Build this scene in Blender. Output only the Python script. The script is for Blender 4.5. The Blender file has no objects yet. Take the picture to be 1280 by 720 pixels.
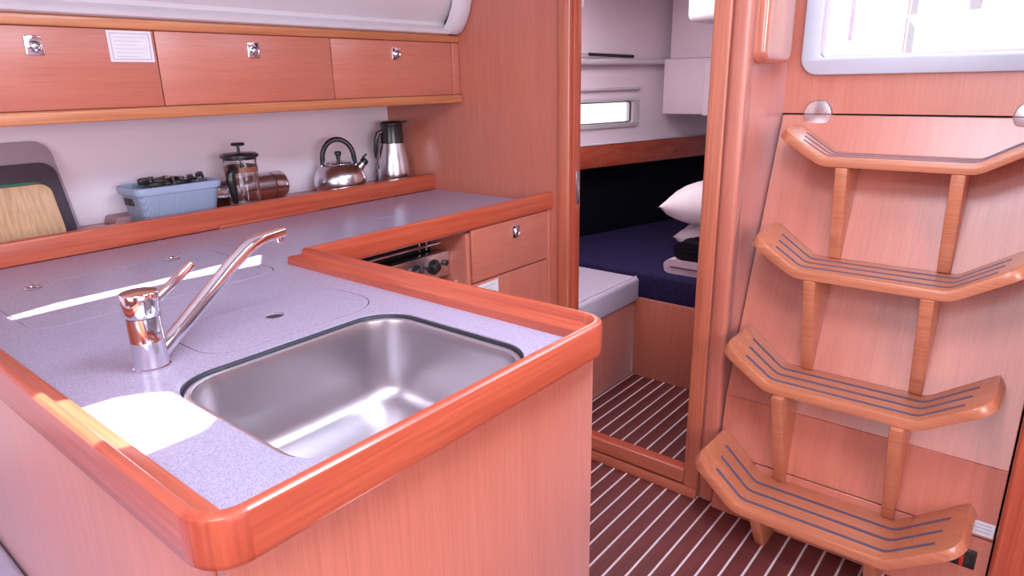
import bpy, bmesh, math, random
from mathutils import Vector, Matrix
from mathutils.geometry import tessellate_polygon
random.seed(7)
SC = bpy.context.scene
COL = SC.collection

# ------------------------------------------------------------------ camera, world, sun, area lights, exposure
EYE = 1.32
YAW, PITCH, ROLL, FPX = 39.486, 17.243, -1.140, 835.09
y_, p_, r_ = math.radians(YAW), math.radians(PITCH), math.radians(ROLL)
fw = Vector((math.cos(y_)*math.cos(p_), math.sin(y_)*math.cos(p_), -math.sin(p_)))
rt = Vector((math.sin(y_), -math.cos(y_), 0))
up = rt.cross(fw)
rt2 = rt*math.cos(r_) + up*math.sin(r_)
up2 = -rt*math.sin(r_) + up*math.cos(r_)
cd = bpy.data.cameras.new('camera')
cd.sensor_width = 36.0
cd.lens = FPX/1280*36.0
cd.clip_start = 0.02
cam = bpy.data.objects.new('camera', cd)
COL.objects.link(cam)
cam.matrix_world = Matrix(((rt2.x, up2.x, -fw.x, 0), (rt2.y, up2.y, -fw.y, 0), (rt2.z, up2.z, -fw.z, EYE), (0, 0, 0, 1)))
SC.camera = cam

wd = bpy.data.worlds.new('sky'); SC.world = wd; wd.use_nodes = True
bg = wd.node_tree.nodes['Background']
bg.inputs[0].default_value = (0.97, 0.95, 1.0, 1); bg.inputs[1].default_value = 1.4

SUN_TO = Vector((0.45, -0.12, 1.0))          # towards the sun
sd = bpy.data.lights.new('sun', 'SUN'); sd.energy = 24; sd.angle = math.radians(0.5); sd.color = (1, .96, .93)
so = bpy.data.objects.new('sun', sd); COL.objects.link(so)
so.rotation_euler = SUN_TO.to_track_quat('Z', 'Y').to_euler()

def area(name, loc, aim, sx, sy, energy, color=(1, .93, 1)):
    d = bpy.data.lights.new(name, 'AREA'); d.shape = 'RECTANGLE'; d.size = sx; d.size_y = sy; d.energy = energy; d.color = color
    o = bpy.data.objects.new(name, d); COL.objects.link(o)
    o.location = loc
    o.rotation_euler = (Vector(loc)-Vector(aim)).to_track_quat('Z', 'Y').to_euler()
    return o
area('saloon_hatch_light', (-0.35, 0.1, 1.94), (-0.35, 0.1, 0), 0.7, 0.7, 18, (.72, .84, 1))
area('galley_hatch_light', (0.80, 0.22, 1.93), (0.95, 0.27, 0), 0.45, 0.45, 19, (.70, .84, 1))
area('companionway_light', (1.70, 0.33, 1.94), (1.75, 0.33, 0), 0.3, 0.66, 8, (.50, .76, 1))
area('starboard_fill_light', (0.2, -2.16, 1.35), (0.6, 1.5, 1.1), 3.0, 0.7, 80, (1, .92, .98))  # fill added on the unseen starboard side to brighten lockers and end panel
area('forward_fill_light', (-2.54, 0.5, 1.35), (0.6, 1.0, 0.9), 2.2, 0.9, 56, (.80, .88, 1))  # fill added out of view to brighten the faces turned forward
area('aft_cabin_hatch_light', (2.30, 1.42, 1.73), (2.40, 1.42, 0), 0.40, 0.40, 8, (1, .90, .97))

SC.view_settings.view_transform = 'Standard'
SC.view_settings.look = 'None'
SC.view_settings.gamma = 1
SC.view_settings.use_curve_mapping = False
SC.view_settings.exposure = 0.05

# ------------------------------------------------------------------ materials
def mat_base(name, col, rough=.5, metal=0, coat=0, coat_rough=.15, spec=.5):
    m = bpy.data.materials.new(name); m.use_nodes = True
    b = m.node_tree.nodes['Principled BSDF']
    b.inputs['Base Color'].default_value = (*col, 1)
    b.inputs['Roughness'].default_value = rough
    b.inputs['Metallic'].default_value = metal
    b.inputs['Coat Weight'].default_value = coat
    b.inputs['Coat Roughness'].default_value = coat_rough
    b.inputs['Specular IOR Level'].default_value = spec
    return m, m.node_tree, b

def noise(nt, vec, scale, detail=4, rough=.55, dist=0):
    n = nt.nodes.new('ShaderNodeTexNoise')
    n.inputs['Scale'].default_value = scale; n.inputs['Detail'].default_value = detail
    n.inputs['Roughness'].default_value = rough; n.inputs['Distortion'].default_value = dist
    nt.links.new(vec, n.inputs['Vector'])
    return n

def ramp(nt, fac, stops):
    r = nt.nodes.new('ShaderNodeValToRGB')
    el = r.color_ramp.elements
    while len(el) < len(stops): el.new(.5)
    for e, (p, c) in zip(el, stops):
        e.position = p; e.color = (*c, 1)
    nt.links.new(fac, r.inputs['Fac'])
    return r

def mapped(nt, scale, rot=(0, 0, 0)):
    tc = nt.nodes.new('ShaderNodeTexCoord'); mp = nt.nodes.new('ShaderNodeMapping')
    mp.inputs['Scale'].default_value = scale; mp.inputs['Rotation'].default_value = rot
    nt.links.new(tc.outputs['Object'], mp.inputs['Vector'])
    return mp.outputs['Vector']

def bump(nt, b, fac, strength, dist=.002):
    bp = nt.nodes.new('ShaderNodeBump'); bp.inputs['Strength'].default_value = strength; bp.inputs['Distance'].default_value = dist
    nt.links.new(fac, bp.inputs['Height']); nt.links.new(bp.outputs['Normal'], b.inputs['Normal'])

def mixc(nt, a, b_, fac, mode='MULTIPLY'):
    x = nt.nodes.new('ShaderNodeMix'); x.data_type = 'RGBA'; x.blend_type = mode
    if isinstance(fac, float): x.inputs[0].default_value = fac
    else: nt.links.new(fac, x.inputs[0])
    nt.links.new(a, x.inputs[6]); nt.links.new(b_, x.inputs[7])
    return x.outputs[2]

def wood(name, axis, dark, light, rough=.38, coat=.25, grain=1.0, figure=.5, coat_rough=.2, spec=.5, fine=.75, haze=.0, flat=None):
    m, nt, b = mat_base(name, light, rough, 0, coat, coat_rough, spec)
    ax = 'xyz'.index(axis)
    s1 = [26.0*grain]*3; s1[ax] = 1.1*grain
    s2 = [260.0*grain]*3; s2[ax] = 6.0*grain
    if flat is not None: s1[flat] = 1.1*grain; s2[flat] = 6.0*grain
    n1 = noise(nt, mapped(nt, s1), 1.0, 5, .6, .9*figure)
    n2 = noise(nt, mapped(nt, s2), 1.0, 3, .6)
    mid = tuple((a+c)/2 for a, c in zip(dark, light))
    c1 = ramp(nt, n1.outputs['Fac'], [(.28, dark), (.5, mid), (.72, light)])
    c2 = ramp(nt, n2.outputs['Fac'], [(.34, (.74, .66, .62)), (.58, (1, 1, 1))])
    out = mixc(nt, c1.outputs['Color'], c2.outputs['Color'], fine)
    nt.links.new(out, b.inputs['Base Color'])
    b.inputs['Sheen Weight'].default_value = haze; b.inputs['Sheen Roughness'].default_value = .45; b.inputs['Sheen Tint'].default_value = (.9, .85, 1, 1)
    bump(nt, b, n2.outputs['Fac'], .04, .001)
    return m

MAT = {}
VD, VL = (.52, .146, .092), (.60, .182, .116)
for a in 'xyz':
    MAT['veneer_'+a] = wood('veneer_'+a, a, VD, VL, .42, .8, 1.3, .15, .30, .6, .5, .25)
    MAT['solid_'+a] = wood('solid_wood_'+a, a, (.42, .058, .029), (.62, .132, .064), .32, .45, .75, 1.3, .2)
    MAT['golden_'+a] = wood('golden_wood_'+a, a, (.46, .14, .055), (.68, .27, .12), .34, .3, .55, 2.4)
    MAT['casing_'+a] = wood('casing_wood_'+a, a, (.48, .125, .066), (.62, .185, .105), .36, .35, .6, 1.6, .2, .7)
MAT['veneer_slant'] = wood('veneer_slant', 'z', VD, VL, .42, .8, 1.3, .15, .30, .6, .5, .25, 0)
MAT['gloss_z'] = wood('gloss_wood_z', 'z', (.50, .14, .085), (.60, .19, .115), .30, 1.0, .8, .6, .10, .8)
MAT['teak'] = wood('teak_plank', 'x', (.085, .018, .018), (.20, .048, .046), .45, .1, 1.2, .8, .2, .3)
MAT['step'] = wood('step_wood', 'y', (.50, .155, .078), (.62, .215, .110), .32, .4, .8, .4, .16, .7)
MAT['bamboo'] = wood('bamboo', 'z', (.66, .41, .23), (.80, .56, .34), .5, 0, .5, 1.5)

def plain(key, col, rough=.5, metal=0, coat=0, var=.06, scale=30, spec=.5):
    m, nt, b = mat_base(key, col, rough, metal, coat, .12, spec)
    n = noise(nt, mapped(nt, (1, 1, 1)), scale, 3)
    lo = tuple(max(0, c*(1-var)) for c in col); hi = tuple(min(1, c*(1+var)) for c in col)
    c = ramp(nt, n.outputs['Fac'], [(.3, lo), (.7, hi)])
    nt.links.new(c.outputs['Color'], b.inputs['Base Color'])
    MAT[key] = m
    return m, nt, b
plain('holly', (.70, .58, .60), .4)
plain('white_wall', (.92, .83, .93), .35, var=.03, scale=3)
plain('cabin_white', (.84, .72, .80), .4, var=.02, scale=3)
plain('gelcoat', (.66, .60, .64), .28, coat=.2, var=.02, scale=4)
plain('frame_white', (.52, .50, .56), .35, var=.02)
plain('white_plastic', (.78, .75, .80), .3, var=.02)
plain('black_plastic', (.012, .011, .014), .32, coat=.2)
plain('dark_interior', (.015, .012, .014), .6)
plain('chrome', (.80, .78, .82), .07, 1, var=.02)
plain('white_metal', (.88, .86, .90), .30, 1, var=.02)
plain('satin_chrome', (.66, .62, .66), .22, 1, var=.05)
plain('mirror_steel', (.70, .69, .75), .24, 1, var=.04)
plain('gasket', (.035, .033, .042), .4)
plain('nonskid', (.11, .085, .14), .6)
plain('navy', (.020, .014, .062), .85, spec=.2, var=.25, scale=60)
plain('navy_dark', (.004, .004, .010), .9, spec=.1)
plain('grey_cushion', (.52, .45, .56), .85, var=.08, scale=150)
plain('linen', (.84, .75, .79), .85, var=.05, scale=20)
plain('pink_linen', (.66, .50, .60), .9, var=.1, scale=40)
plain('black_cloth', (.012, .010, .014), .95, spec=.1)
plain('dark_board', (.075, .058, .085), .5, var=.1)
plain('pale_sheet', (.42, .35, .43), .5, var=.04)
plain('green_mat', (.05, .22, .15), .5)
plain('pink_plastic', (.40, .22, .24), .5)
plain('settee_fabric', (.52, .50, .66), .8)
plain('label_ink', (.45, .40, .48), .6)
plain('red_plastic', (.5, .03, .02), .4)
plain('brown_band', (.28, .10, .06), .4)
plain('seam_dark', (.05, .025, .03), .6)
plain('quay_grey', (.55, .52, .60), .7)

m, nt, b = mat_base('worktop_laminate', (.40, .33, .46), .27, 0, 0)
v = mapped(nt, (1, 1, 1))
n1 = noise(nt, v, 700, 2); n2 = noise(nt, v, 260, 3)
c1 = ramp(nt, n1.outputs['Fac'], [(.34, (.33, .262, .375)), (.52, (.45, .385, .515)), (.68, (.56, .49, .615))])
c2 = ramp(nt, n2.outputs['Fac'], [(.35, (.86, .84, .86)), (.65, (1, 1, 1))])
nt.links.new(mixc(nt, c1.outputs['Color'], c2.outputs['Color'], .8), b.inputs['Base Color'])
MAT['laminate'] = m

m, nt, b = mat_base('brushed_steel', (.56, .53, .56), .36, 1)
n1 = noise(nt, mapped(nt, (1, 1, 1)), 6, 2)
c1 = ramp(nt, n1.outputs['Fac'], [(.3, (.56, .50, .53)), (.7, (.62, .56, .59))])
nt.links.new(c1.outputs['Color'], b.inputs['Base Color'])
MAT['steel'] = m

m, nt, b = mat_base('clear_glass', (1, 1, 1), .0)
b.inputs['Transmission Weight'].default_value = 1; b.inputs['IOR'].default_value = 1.45
MAT['glass'] = m

m, nt, b = mat_base('blue_basket_plastic', (.34, .43, .60), .5)
def diamond(nt):
    vv = mapped(nt, (1, 1, 1))
    sx = nt.nodes.new('ShaderNodeSeparateXYZ'); nt.links.new(vv, sx.inputs[0])
    def mth(op, a, b_=None):
        k = nt.nodes.new('ShaderNodeMath'); k.operation = op
        for i, q in enumerate((a, b_)):
            if q is None: continue
            if isinstance(q, (int, float)): k.inputs[i].default_value = q
            else: nt.links.new(q, k.inputs[i])
        return k.outputs[0]
    h = mth('ADD', sx.outputs[0], sx.outputs[1])
    p = mth('SINE', mth('MULTIPLY', mth('ADD', h, sx.outputs[2]), 620))
    q = mth('SINE', mth('MULTIPLY', mth('SUBTRACT', h, sx.outputs[2]), 620))
    return mth('MULTIPLY', p, q)
dm = diamond(nt)
c1 = ramp(nt, dm, [(.30, (.34, .43, .60)), (.62, (.20, .27, .40))])
nt.links.new(c1.outputs['Color'], b.inputs['Base Color'])
bump(nt, b, dm, .4, .002)
MAT['basket_weave'] = m
plain('basket_plain', (.34, .43, .60), .45, var=.03)

# ------------------------------------------------------------------ mesh helpers (all in metres, world coordinates)
class B:
    def __init__(s): s.bm = bmesh.new()
    def add(s, bm):
        me = bpy.data.meshes.new('t'); bm.to_mesh(me); bm.free(); s.bm.from_mesh(me); bpy.data.meshes.remove(me); return s
    def box(s, lo, hi, bev=0, seg=2):
        bm = bmesh.new(); bmesh.ops.create_cube(bm, size=1)
        lo = Vector(lo); hi = Vector(hi); c = (lo+hi)/2; d = hi-lo
        for v in bm.verts: v.co = Vector((v.co.x*d.x, v.co.y*d.y, v.co.z*d.z))+c
        if bev: bmesh.ops.bevel(bm, geom=bm.edges[:], offset=min(bev, .49*min(d)), segments=seg, profile=.5, affect='EDGES')
        return s.add(bm)
    def prism(s, poly, axis, a, b, holes=(), bev=0, seg=2, bevend=None):
        ring = [list(poly)]+[list(h) for h in holes]
        f3 = {'z': lambda p, w: (p[0], p[1], w), 'x': lambda p, w: (w, p[0], p[1]), 'y': lambda p, w: (p[0], w, p[1])}[axis]
        bm = bmesh.new()
        tris = tessellate_polygon([[Vector((p[0], p[1], 0)) for p in r] for r in ring]) if holes else None
        A, Z = [], []
        for r in ring:
            A += [[bm.verts.new(f3(p, a)) for p in r]]; Z += [[bm.verts.new(f3(p, b)) for p in r]]
        fa = [v for r in A for v in r]; fz = [v for r in Z for v in r]
        if holes:
            for t in tris:
                for q in (fa, fz):
                    try: bm.faces.new([q[i] for i in t])
                    except ValueError: pass
        else:
            bm.faces.new(A[0]); bm.faces.new(Z[0])
        for r0, r1 in zip(A, Z):
            n = len(r0)
            for i in range(n): bm.faces.new((r0[i], r0[(i+1) % n], r1[(i+1) % n], r1[i]))
        bmesh.ops.recalc_face_normals(bm, faces=bm.faces[:])
        if bev:
            zr = set(fz if bevend == 'b' else fa if bevend == 'a' else fa+fz)
            ed = [e for e in bm.edges if e.verts[0] in zr and e.verts[1] in zr and len(e.link_faces) == 2 and e.calc_face_angle(0) > .5]
            bmesh.ops.bevel(bm, geom=ed, offset=bev, segments=seg, profile=.5, affect='EDGES')
        return s.add(bm)
    def lathe(s, prof, c, axis=(0, 0, 1), seg=28, cap=True):
        bm = bmesh.new(); q = Vector((0, 0, 1)).rotation_difference(Vector(axis).normalized()); c = Vector(c)
        rows = []
        for r, z in prof:
            rows.append([bm.verts.new(c+q @ Vector((r*math.cos(2*math.pi*i/seg), r*math.sin(2*math.pi*i/seg), z))) for i in range(seg)])
        for r0, r1 in zip(rows, rows[1:]):
            for i in range(seg): bm.faces.new((r0[i], r0[(i+1) % seg], r1[(i+1) % seg], r1[i]))
        if cap: bm.faces.new(rows[0]); bm.faces.new(rows[-1])
        bmesh.ops.recalc_face_normals(bm, faces=bm.faces[:])
        return s.add(bm)
    def tube(s, pts, rad, seg=12, flat=None, up=None):
        """round (or flat=(w,h) rectangular-rounded) tube along pts"""
        pts = [Vector(p) for p in pts]; n = len(pts); bm = bmesh.new(); rows = []
        rad = rad if isinstance(rad, (list, tuple)) else [rad]*n
        nrm = None
        for i, p in enumerate(pts):
            t = (pts[min(i+1, n-1)]-pts[max(i-1, 0)]).normalized()
            if up is not None: nrm = (Vector(up)-t*Vector(up).dot(t)).normalized()
            elif nrm is None: nrm = t.orthogonal().normalized()
            else: nrm = (nrm-t*nrm.dot(t)).normalized()
            bi = t.cross(nrm)
            row = []
            for k in range(seg):
                a = 2*math.pi*(k+.5)/seg
                if flat:
                    w, h = flat[0]*rad[i], flat[1]*rad[i]
                    e = .42
                    ca, sa = math.cos(a), math.sin(a)
                    x = math.copysign(abs(ca)**e, ca)*w; y = math.copysign(abs(sa)**e, sa)*h
                    row.append(bm.verts.new(p+bi*x+nrm*y))
                else:
                    row.append(bm.verts.new(p+(nrm*math.cos(a)+bi*math.sin(a))*rad[i]))
            rows.append(row)
        for r0, r1 in zip(rows, rows[1:]):
            for k in range(seg): bm.faces.new((r0[k], r0[(k+1) % seg], r1[(k+1) % seg], r1[k]))
        bm.faces.new(rows[0]); bm.faces.new(rows[-1])
        bmesh.ops.recalc_face_normals(bm, faces=bm.faces[:])
        return s.add(bm)
    def grid(s, rows, close=False):
        bm = bmesh.new(); R = [[bm.verts.new(p) for p in r] for r in rows]
        for r0, r1 in zip(R, R[1:]):
            n = len(r0)
            for i in range(n if close else n-1): bm.faces.new((r0[i], r0[(i+1) % n], r1[(i+1) % n], r1[i]))
        return s.add(bm)
    def map(s, f):
        for v in s.bm.verts: v.co = Vector(f(v.co))
        return s
    def bounds(s):
        vs = [v.co for v in s.bm.verts]
        lo = Vector([min(v[i] for v in vs) for i in range(3)]); hi = Vector([max(v[i] for v in vs) for i in range(3)])
        return lo, hi

ORG = {}
def link(b, name, mat, parent=None, smooth=35, origin=None, kind=None):
    if parent is not None: o0 = ORG[parent.name]
    else:
        lo, hi = b.bounds()
        o0 = Vector(origin) if origin is not None else Vector(((lo.x+hi.x)/2, (lo.y+hi.y)/2, lo.z))
    bmesh.ops.translate(b.bm, verts=b.bm.verts[:], vec=-o0)
    bmesh.ops.recalc_face_normals(b.bm, faces=b.bm.faces[:])
    me = bpy.data.meshes.new(name); b.bm.to_mesh(me); b.bm.free()
    me.materials.append(MAT[mat])
    if smooth:
        me.shade_smooth(); me.set_sharp_from_angle(angle=math.radians(smooth))
    o = bpy.data.objects.new(name, me); COL.objects.link(o)
    if parent is not None: o.parent = parent
    else: o.location = o0
    ORG[o.name] = o0
    if kind: o['kind'] = kind
    return o
def tag(o, label, cat=None, group=None):
    o['label'] = label
    if cat: o['category'] = cat
    if group: o['group'] = group
    return o
def thing(name, label, cat, loc, group=None):
    o = bpy.data.objects.new(name, None); COL.objects.link(o); o.location = loc; o.empty_display_size = .05
    ORG[o.name] = Vector(loc)
    return tag(o, label, cat, group)
def struct(b, name, mat, label, cat, smooth=35):
    o = link(b, name, mat, None, smooth); o['kind'] = 'structure'
    return tag(o, label, cat)
def dup(o, off, parent=None):
    c = o.copy(); COL.objects.link(c); c.parent = parent
    c.location = o.location+Vector(off)
    ORG[c.name] = ORG[o.name]
    return c
def rr(x0, x1, y0, y1, r, seg=6):
    r = r if isinstance(r, (list, tuple)) else [r]*4       # corners: (x0,y0),(x1,y0),(x1,y1),(x0,y1)
    out = []
    for (cx, cy, a0, rad) in ((x0, y0, 180, r[0]), (x1, y0, 270, r[1]), (x1, y1, 0, r[2]), (x0, y1, 90, r[3])):
        ox = cx+rad if cx == x0 else cx-rad; oy = cy+rad if cy == y0 else cy-rad
        if rad < 1e-6: out.append((cx, cy)); continue
        for i in range(seg+1):
            a = math.radians(a0+90*i/seg); out.append((ox+rad*math.cos(a), oy+rad*math.sin(a)))
    return out

# ------------------------------------------------------------------ key planes
W = .9175              # worktop height
XB = 1.845             # aft bulkhead
XU = 2.152             # upper companionway bulkhead
YH = 2.155             # hull side behind the galley shelf
ZC = 1.95              # headlining
YP, YS = .69, -.032    # port and starboard sides of the companionway recess
def xpanel(z): return 1.868+.335*(z-.38) if z >= .38 else 1.815+.14*z

# ------------------------------------------------------------------ floor
FX0, FX1 = -2.6, 1.86
fl = struct(B().box((FX0, -2.2, -.05), (2.22, 2.2, -.006)), 'floor', 'seam_dark', 'teak and holly striped cabin sole of the saloon', 'floor')
PITCH_Y = .0505
y0 = .896-.5*PITCH_Y*2+PITCH_Y*.5
mbp = mbs = None
k = 0
yy = .896-PITCH_Y*58
while yy < 1.36:
    if mbp is None:
        mbs = link(B().box((FX0, yy-.0032, -.006), (FX1-.0, yy+.0032, 0), .0008, 1), 'inlay_strip', 'holly', fl)
        mbp = link(B().box((FX0, yy+.0036, -.006), (FX1-.0, yy+PITCH_Y-.0036, 0), .0008, 1), 'plank', 'teak', fl)
    else:
        dup(mbs, (0, k*PITCH_Y, 0), fl); dup(mbp, (0, k*PITCH_Y, 0), fl)
    k += 1; yy += PITCH_Y
ZF2 = .06
f2 = struct(B().box((1.875, .7, ZF2-.05), (2.46, 1.36, ZF2-.006)), 'floor_aft_cabin', 'seam_dark', 'striped teak sole inside the aft cabin doorway', 'floor')
s2 = p2 = None
for i in range(13):
    yy = .72+.0505*i
    if s2 is None:
        s2 = link(B().box((1.876, yy-.003, ZF2-.006), (2.46, yy+.003, ZF2), .0008, 1), 'inlay_strip', 'holly', f2)
        p2 = link(B().box((1.876, yy+.0034, ZF2-.006), (2.46, yy+.0471, ZF2), .0008, 1), 'plank', 'teak', f2)
    else: dup(s2, (0, .0505*i, 0), f2); dup(p2, (0, .0505*i, 0), f2)

# ------------------------------------------------------------------ headlining with hatch openings and added cut-outs shaped to cast the sun patches
def shift(poly):
    k = (ZC-W)
    return [(x+SUN_TO.x*k, y+SUN_TO.y*k) for x, y in poly]
strip = [(.312, 1.443), (.312, 1.474), (.40, 1.494), (.62, 1.492), (.868, 1.512), (.812, 1.424), (.60, 1.452)]
patch = [(.16, .955), (.30, .945), (.335, .925), (.36, .90), (.36, .775), (.335, .758), (.16, .757)]
hatch = rr(-.7, 0.0, -.25, .45, .06)
comp = rr(1.64, 1.86, 0.0, .66, .05)
ce = struct(B().prism([(-2.6, -2.2), (2.2, -2.2), (2.2, 2.2), (-2.6, 2.2)], 'z', ZC, ZC+.03, [hatch, comp, shift(strip), shift(patch)]),
            'ceiling', 'gelcoat', 'white moulded headlining with deck hatches and added sun cut-outs overhead', 'ceiling')
# cabin side liner above the overhead lockers, with its rolled lower lip
prof = [(1.80, 1.476), (1.738, 1.476), (1.730, 1.480), (1.728, 1.487), (1.733, 1.494), (1.745, 1.499), (1.757, 1.506), (1.757, 1.517), (1.742, 1.533),
        (1.722, 1.556), (1.705, 1.59), (1.69, 1.63), (1.64, 1.76), (1.56, ZC), (2.2, ZC), (2.2, 1.476)]
ls = struct(B().prism(prof, 'x', -2.6, 1.79), 'wall_coachroof_side', 'gelcoat', 'white moulded coachroof side above the overhead lockers', 'wall')
# end roll of the liner against the bulkhead
rows = []
edge = [(1.734, 1.478), (1.715, 1.487), (1.697, 1.508), (1.684, 1.53), (1.673, 1.553), (1.664, 1.587), (1.648, 1.64), (1.62, 1.72), (1.53, ZC)]
for x, o_ in ((1.775, .035), (1.785, .012), (1.795, .004), (1.81, 0), (1.83, 0), (1.842, .006), (1.8445, .014)):
    rows.append([(x, y+o_*.9, z+o_*.35) for y, z in edge])
link(B().grid(rows), 'end_roll', 'gelcoat', ls, 60)
link(B().box((1.02, 1.716, 1.545), (1.05, 1.76, 1.66), .008), 'moulded_rib', 'gelcoat', ls)

# ------------------------------------------------------------------ walls
struct(B().box((-2.6, YH, 0), (XB, YH+.03, 1.5)), 'wall_hull', 'white_wall', 'white hull side behind the galley shelf', 'wall')
struct(B().box((-2.6, -2.23, 0), (2.2, -2.2, ZC)), 'wall_starboard', 'white_wall', 'pale starboard side of the saloon', 'wall')
struct(B().box((-2.63, -2.2, 0), (-2.6, 2.2, ZC)), 'wall_forward', 'veneer_z', 'wooden forward bulkhead of the saloon', 'wall')
# aft bulkhead with the cabin doorway
OY0, OY1, OZ0, OZ1 = .793, 1.258, .06, 1.86
wa = struct(B().prism([(YP, 0), (2.2, 0), (2.2, ZC), (YP, ZC)], 'x', XB, XB+.03, [[(OY0, OZ0), (OY1, OZ0), (OY1, OZ1), (OY0, OZ1)]]),
            'wall_aft', 'veneer_z', 'varnished wooden bulkhead around the aft cabin doorway', 'wall')
# recess sides (port face visible beside the ladder) and the upper bulkhead with its window
struct(B().box((XB-.012, YP, 0), (2.2, YP+.05, ZC), .012, 3), 'wall_recess_port', 'veneer_z', 'varnished side of the companionway recess with grab rail', 'wall')
struct(B().box((1.80, YS-.09, 0), (2.2, YS, ZC), .01, 3), 'wall_recess_starboard', 'solid_z', 'varnished post on the far side of the ladder', 'post')
struct(B().box((1.83, -2.2, 0), (1.86, YS-.09, ZC)), 'wall_aft_starboard', 'veneer_z', 'varnished bulkhead beyond the starboard post', 'wall')
win = rr(.075, .60, 1.36, 1.80, .03)
struct(B().prism([(YS, 1.2105), (YP, 1.2105), (YP, ZC), (YS, ZC)], 'x', XU, XU+.03, [win]), 'wall_companionway', 'veneer_z',
       'varnished washboard bulkhead below the companionway window', 'wall')
w1 = thing('window_1', 'white framed companionway window above the ladder', 'window', (XU, .34, 1.31)); w1['kind'] = 'structure'
fo = rr(.035, .648, 1.318, 1.84, .05); fi = rr(.085, .597, 1.366, 1.795, .012)
link(B().prism(fo, 'x', XU-.016, XU-.0005, [fi], .005, 2, 'a'), 'window_frame', 'frame_white', w1)
link(B().prism(rr(.076, .599, 1.361, 1.799, .03), 'x', XU+.0005, XU+.031, [rr(.087, .590, 1.372, 1.79, .012)]), 'reveal', 'pink_linen', w1)
link(B().box((XU+.012, .0875, 1.3725), (XU+.017, .5895, 1.7895)), 'pane', 'glass', w1, 0)
link(B().box((XU+.005, .548, 1.373), (XU+.012, .556, 1.789)), 'track', 'white_plastic', w1)
link(B().box((XU-.002, .522, 1.41), (XU+.010, .530, 1.789), .002), 'lift_bar', 'pink_linen', w1)

# doorway casing
dr = thing('door_1', 'varnished casing around the aft cabin doorway', 'door frame', (XB, 1.02, 0)); dr['kind'] = 'structure'
XC = XB-.014
link(B().box((XC, .742, .03), (XB-.0005, OY0, 1.91), .005, 3), 'casing_post', 'casing_z', dr)
link(B().box((XC, OY1, .03), (XB-.0005, 1.302, 1.91), .005, 3), 'casing_post', 'casing_z', dr)
link(B().box((XC, OY0+.0005, .035), (XB-.0005, OY1-.0005, .086), .005, 3), 'sill', 'casing_y', dr)
link(B().box((XB-.001, OY0+.001, .0605), (XB+.033, OY1-.001, .084)), 'threshold', 'solid_y', dr)
link(B().box((XC, OY0, 1.86), (XB-.0005, OY1, 1.91), .005, 3), 'casing_head', 'solid_y', dr)
jb = link(B().box((XB+.0005, OY1-.012, .0865), (XB+.038, OY1-.0005, OZ1-.001), .002), 'jamb', 'solid_z', dr)
link(B().box((XB+.012, OY1-.0145, .92), (XB+.03, OY1-.0122, 1.03), .001), 'strike_plate', 'satin_chrome', jb)
link(B().box((1.820, .742, .0005), (XC-.0005, 1.32, .034), .002), 'kick_board', 'casing_y', dr)

# ------------------------------------------------------------------ companionway steps panel
struct(B().box((2.2, -.12, 0), (2.22, .76, 1.34)), 'wall_light_block', 'dark_interior', 'added dark board blocking stray light behind the ladder panel', 'wall')  # board added to stop light leaking through the gaps round the panel
ec = thing('engine_cover', 'slanted wooden companionway panel behind the ladder', 'panel', (1.83, .33, 0))
def slab(z0, z1, th=.02, ya=YS+.004, yb=YP-.004):
    b = B()
    bm = bmesh.new()
    P = [(xpanel(z0), z0), (xpanel(z1), z1), (xpanel(z1)+th, z1), (xpanel(z0)+th, z0)]
    A = [bm.verts.new((x, ya, z)) for x, z in P]; Z = [bm.verts.new((x, yb, z)) for x, z in P]
    bm.faces.new(A); bm.faces.new(Z)
    for i in range(4): bm.faces.new((A[i], A[(i+1) % 4], Z[(i+1) % 4], Z[i]))
    bmesh.ops.bevel(bm, geom=[e for e in bm.edges], offset=.0015, segments=1, affect='EDGES')
    return b.add(bm)
link(slab(.3802, 1.2055), 'upper_panel', 'veneer_slant', ec)
link(slab(.193, .3798), 'lower_panel', 'veneer_slant', ec)
link(slab(0.001, .189), 'kick_panel', 'veneer_slant', ec)
for yc in (.585, .078):
    h = B().lathe([(.040, -.008), (.040, .003), (.0375, .006), (.020, .0075), (.001, .0078)], (XU-.0085, yc, 1.209), (-1, 0, -.02), 36)
    d = link(h, 'round_catch', 'satin_chrome', ec)
    link(B().box((XU-.0168, yc-.037, 1.2075), (XU-.0145, yc+.037, 1.210)), 'slot', 'seam_dark', d)
st = B().box((-.0005, -.026, -.018), (.0005, .026, .018)); st.map(lambda c: (xpanel(.218)-.0012+c.x+.14*c.z, .0+c.y, .218+c.z))
sk = link(st, 'warning_sticker', 'white_plastic'); tag(sk, 'small white printed sticker at the foot of the ladder panel', 'sticker')
for i in range(3):
    z = .228-.009*i
    link(B().box((xpanel(z)-.0022, -.02, z-.001), (xpanel(z)-.0017, .012+.006*(i % 2), z+.001)), 'print_line', 'label_ink', sk, 0)
sw = thing('battery_switch', 'black rotary switch with red lever low on the kick panel', 'switch', (1.825, .025, .105))
def onpanel(c, zc): return (xpanel(c.z)+c.x, c.y, c.z)
link(B().box((-.007, -.003, .105), (-.0012, .057, .155), .003).map(lambda c: onpanel(c, 0)), 'plate', 'black_plastic', sw)
link(B().lathe([(.019, 0), (.018, .008), (.001, .009)], (xpanel(.13)-.007, .027, .13), (-1, 0, .14), 20), 'dial', 'black_plastic', sw)
link(B().box((xpanel(.13)-.026, .022, .115), (xpanel(.13)-.014, .032, .145), .003), 'lever', 'red_plastic', sw)

# ladder
ld = thing('companionway_ladder', 'varnished companionway ladder with four winged steps', 'ladder', (1.73, .34, 0))
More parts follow.
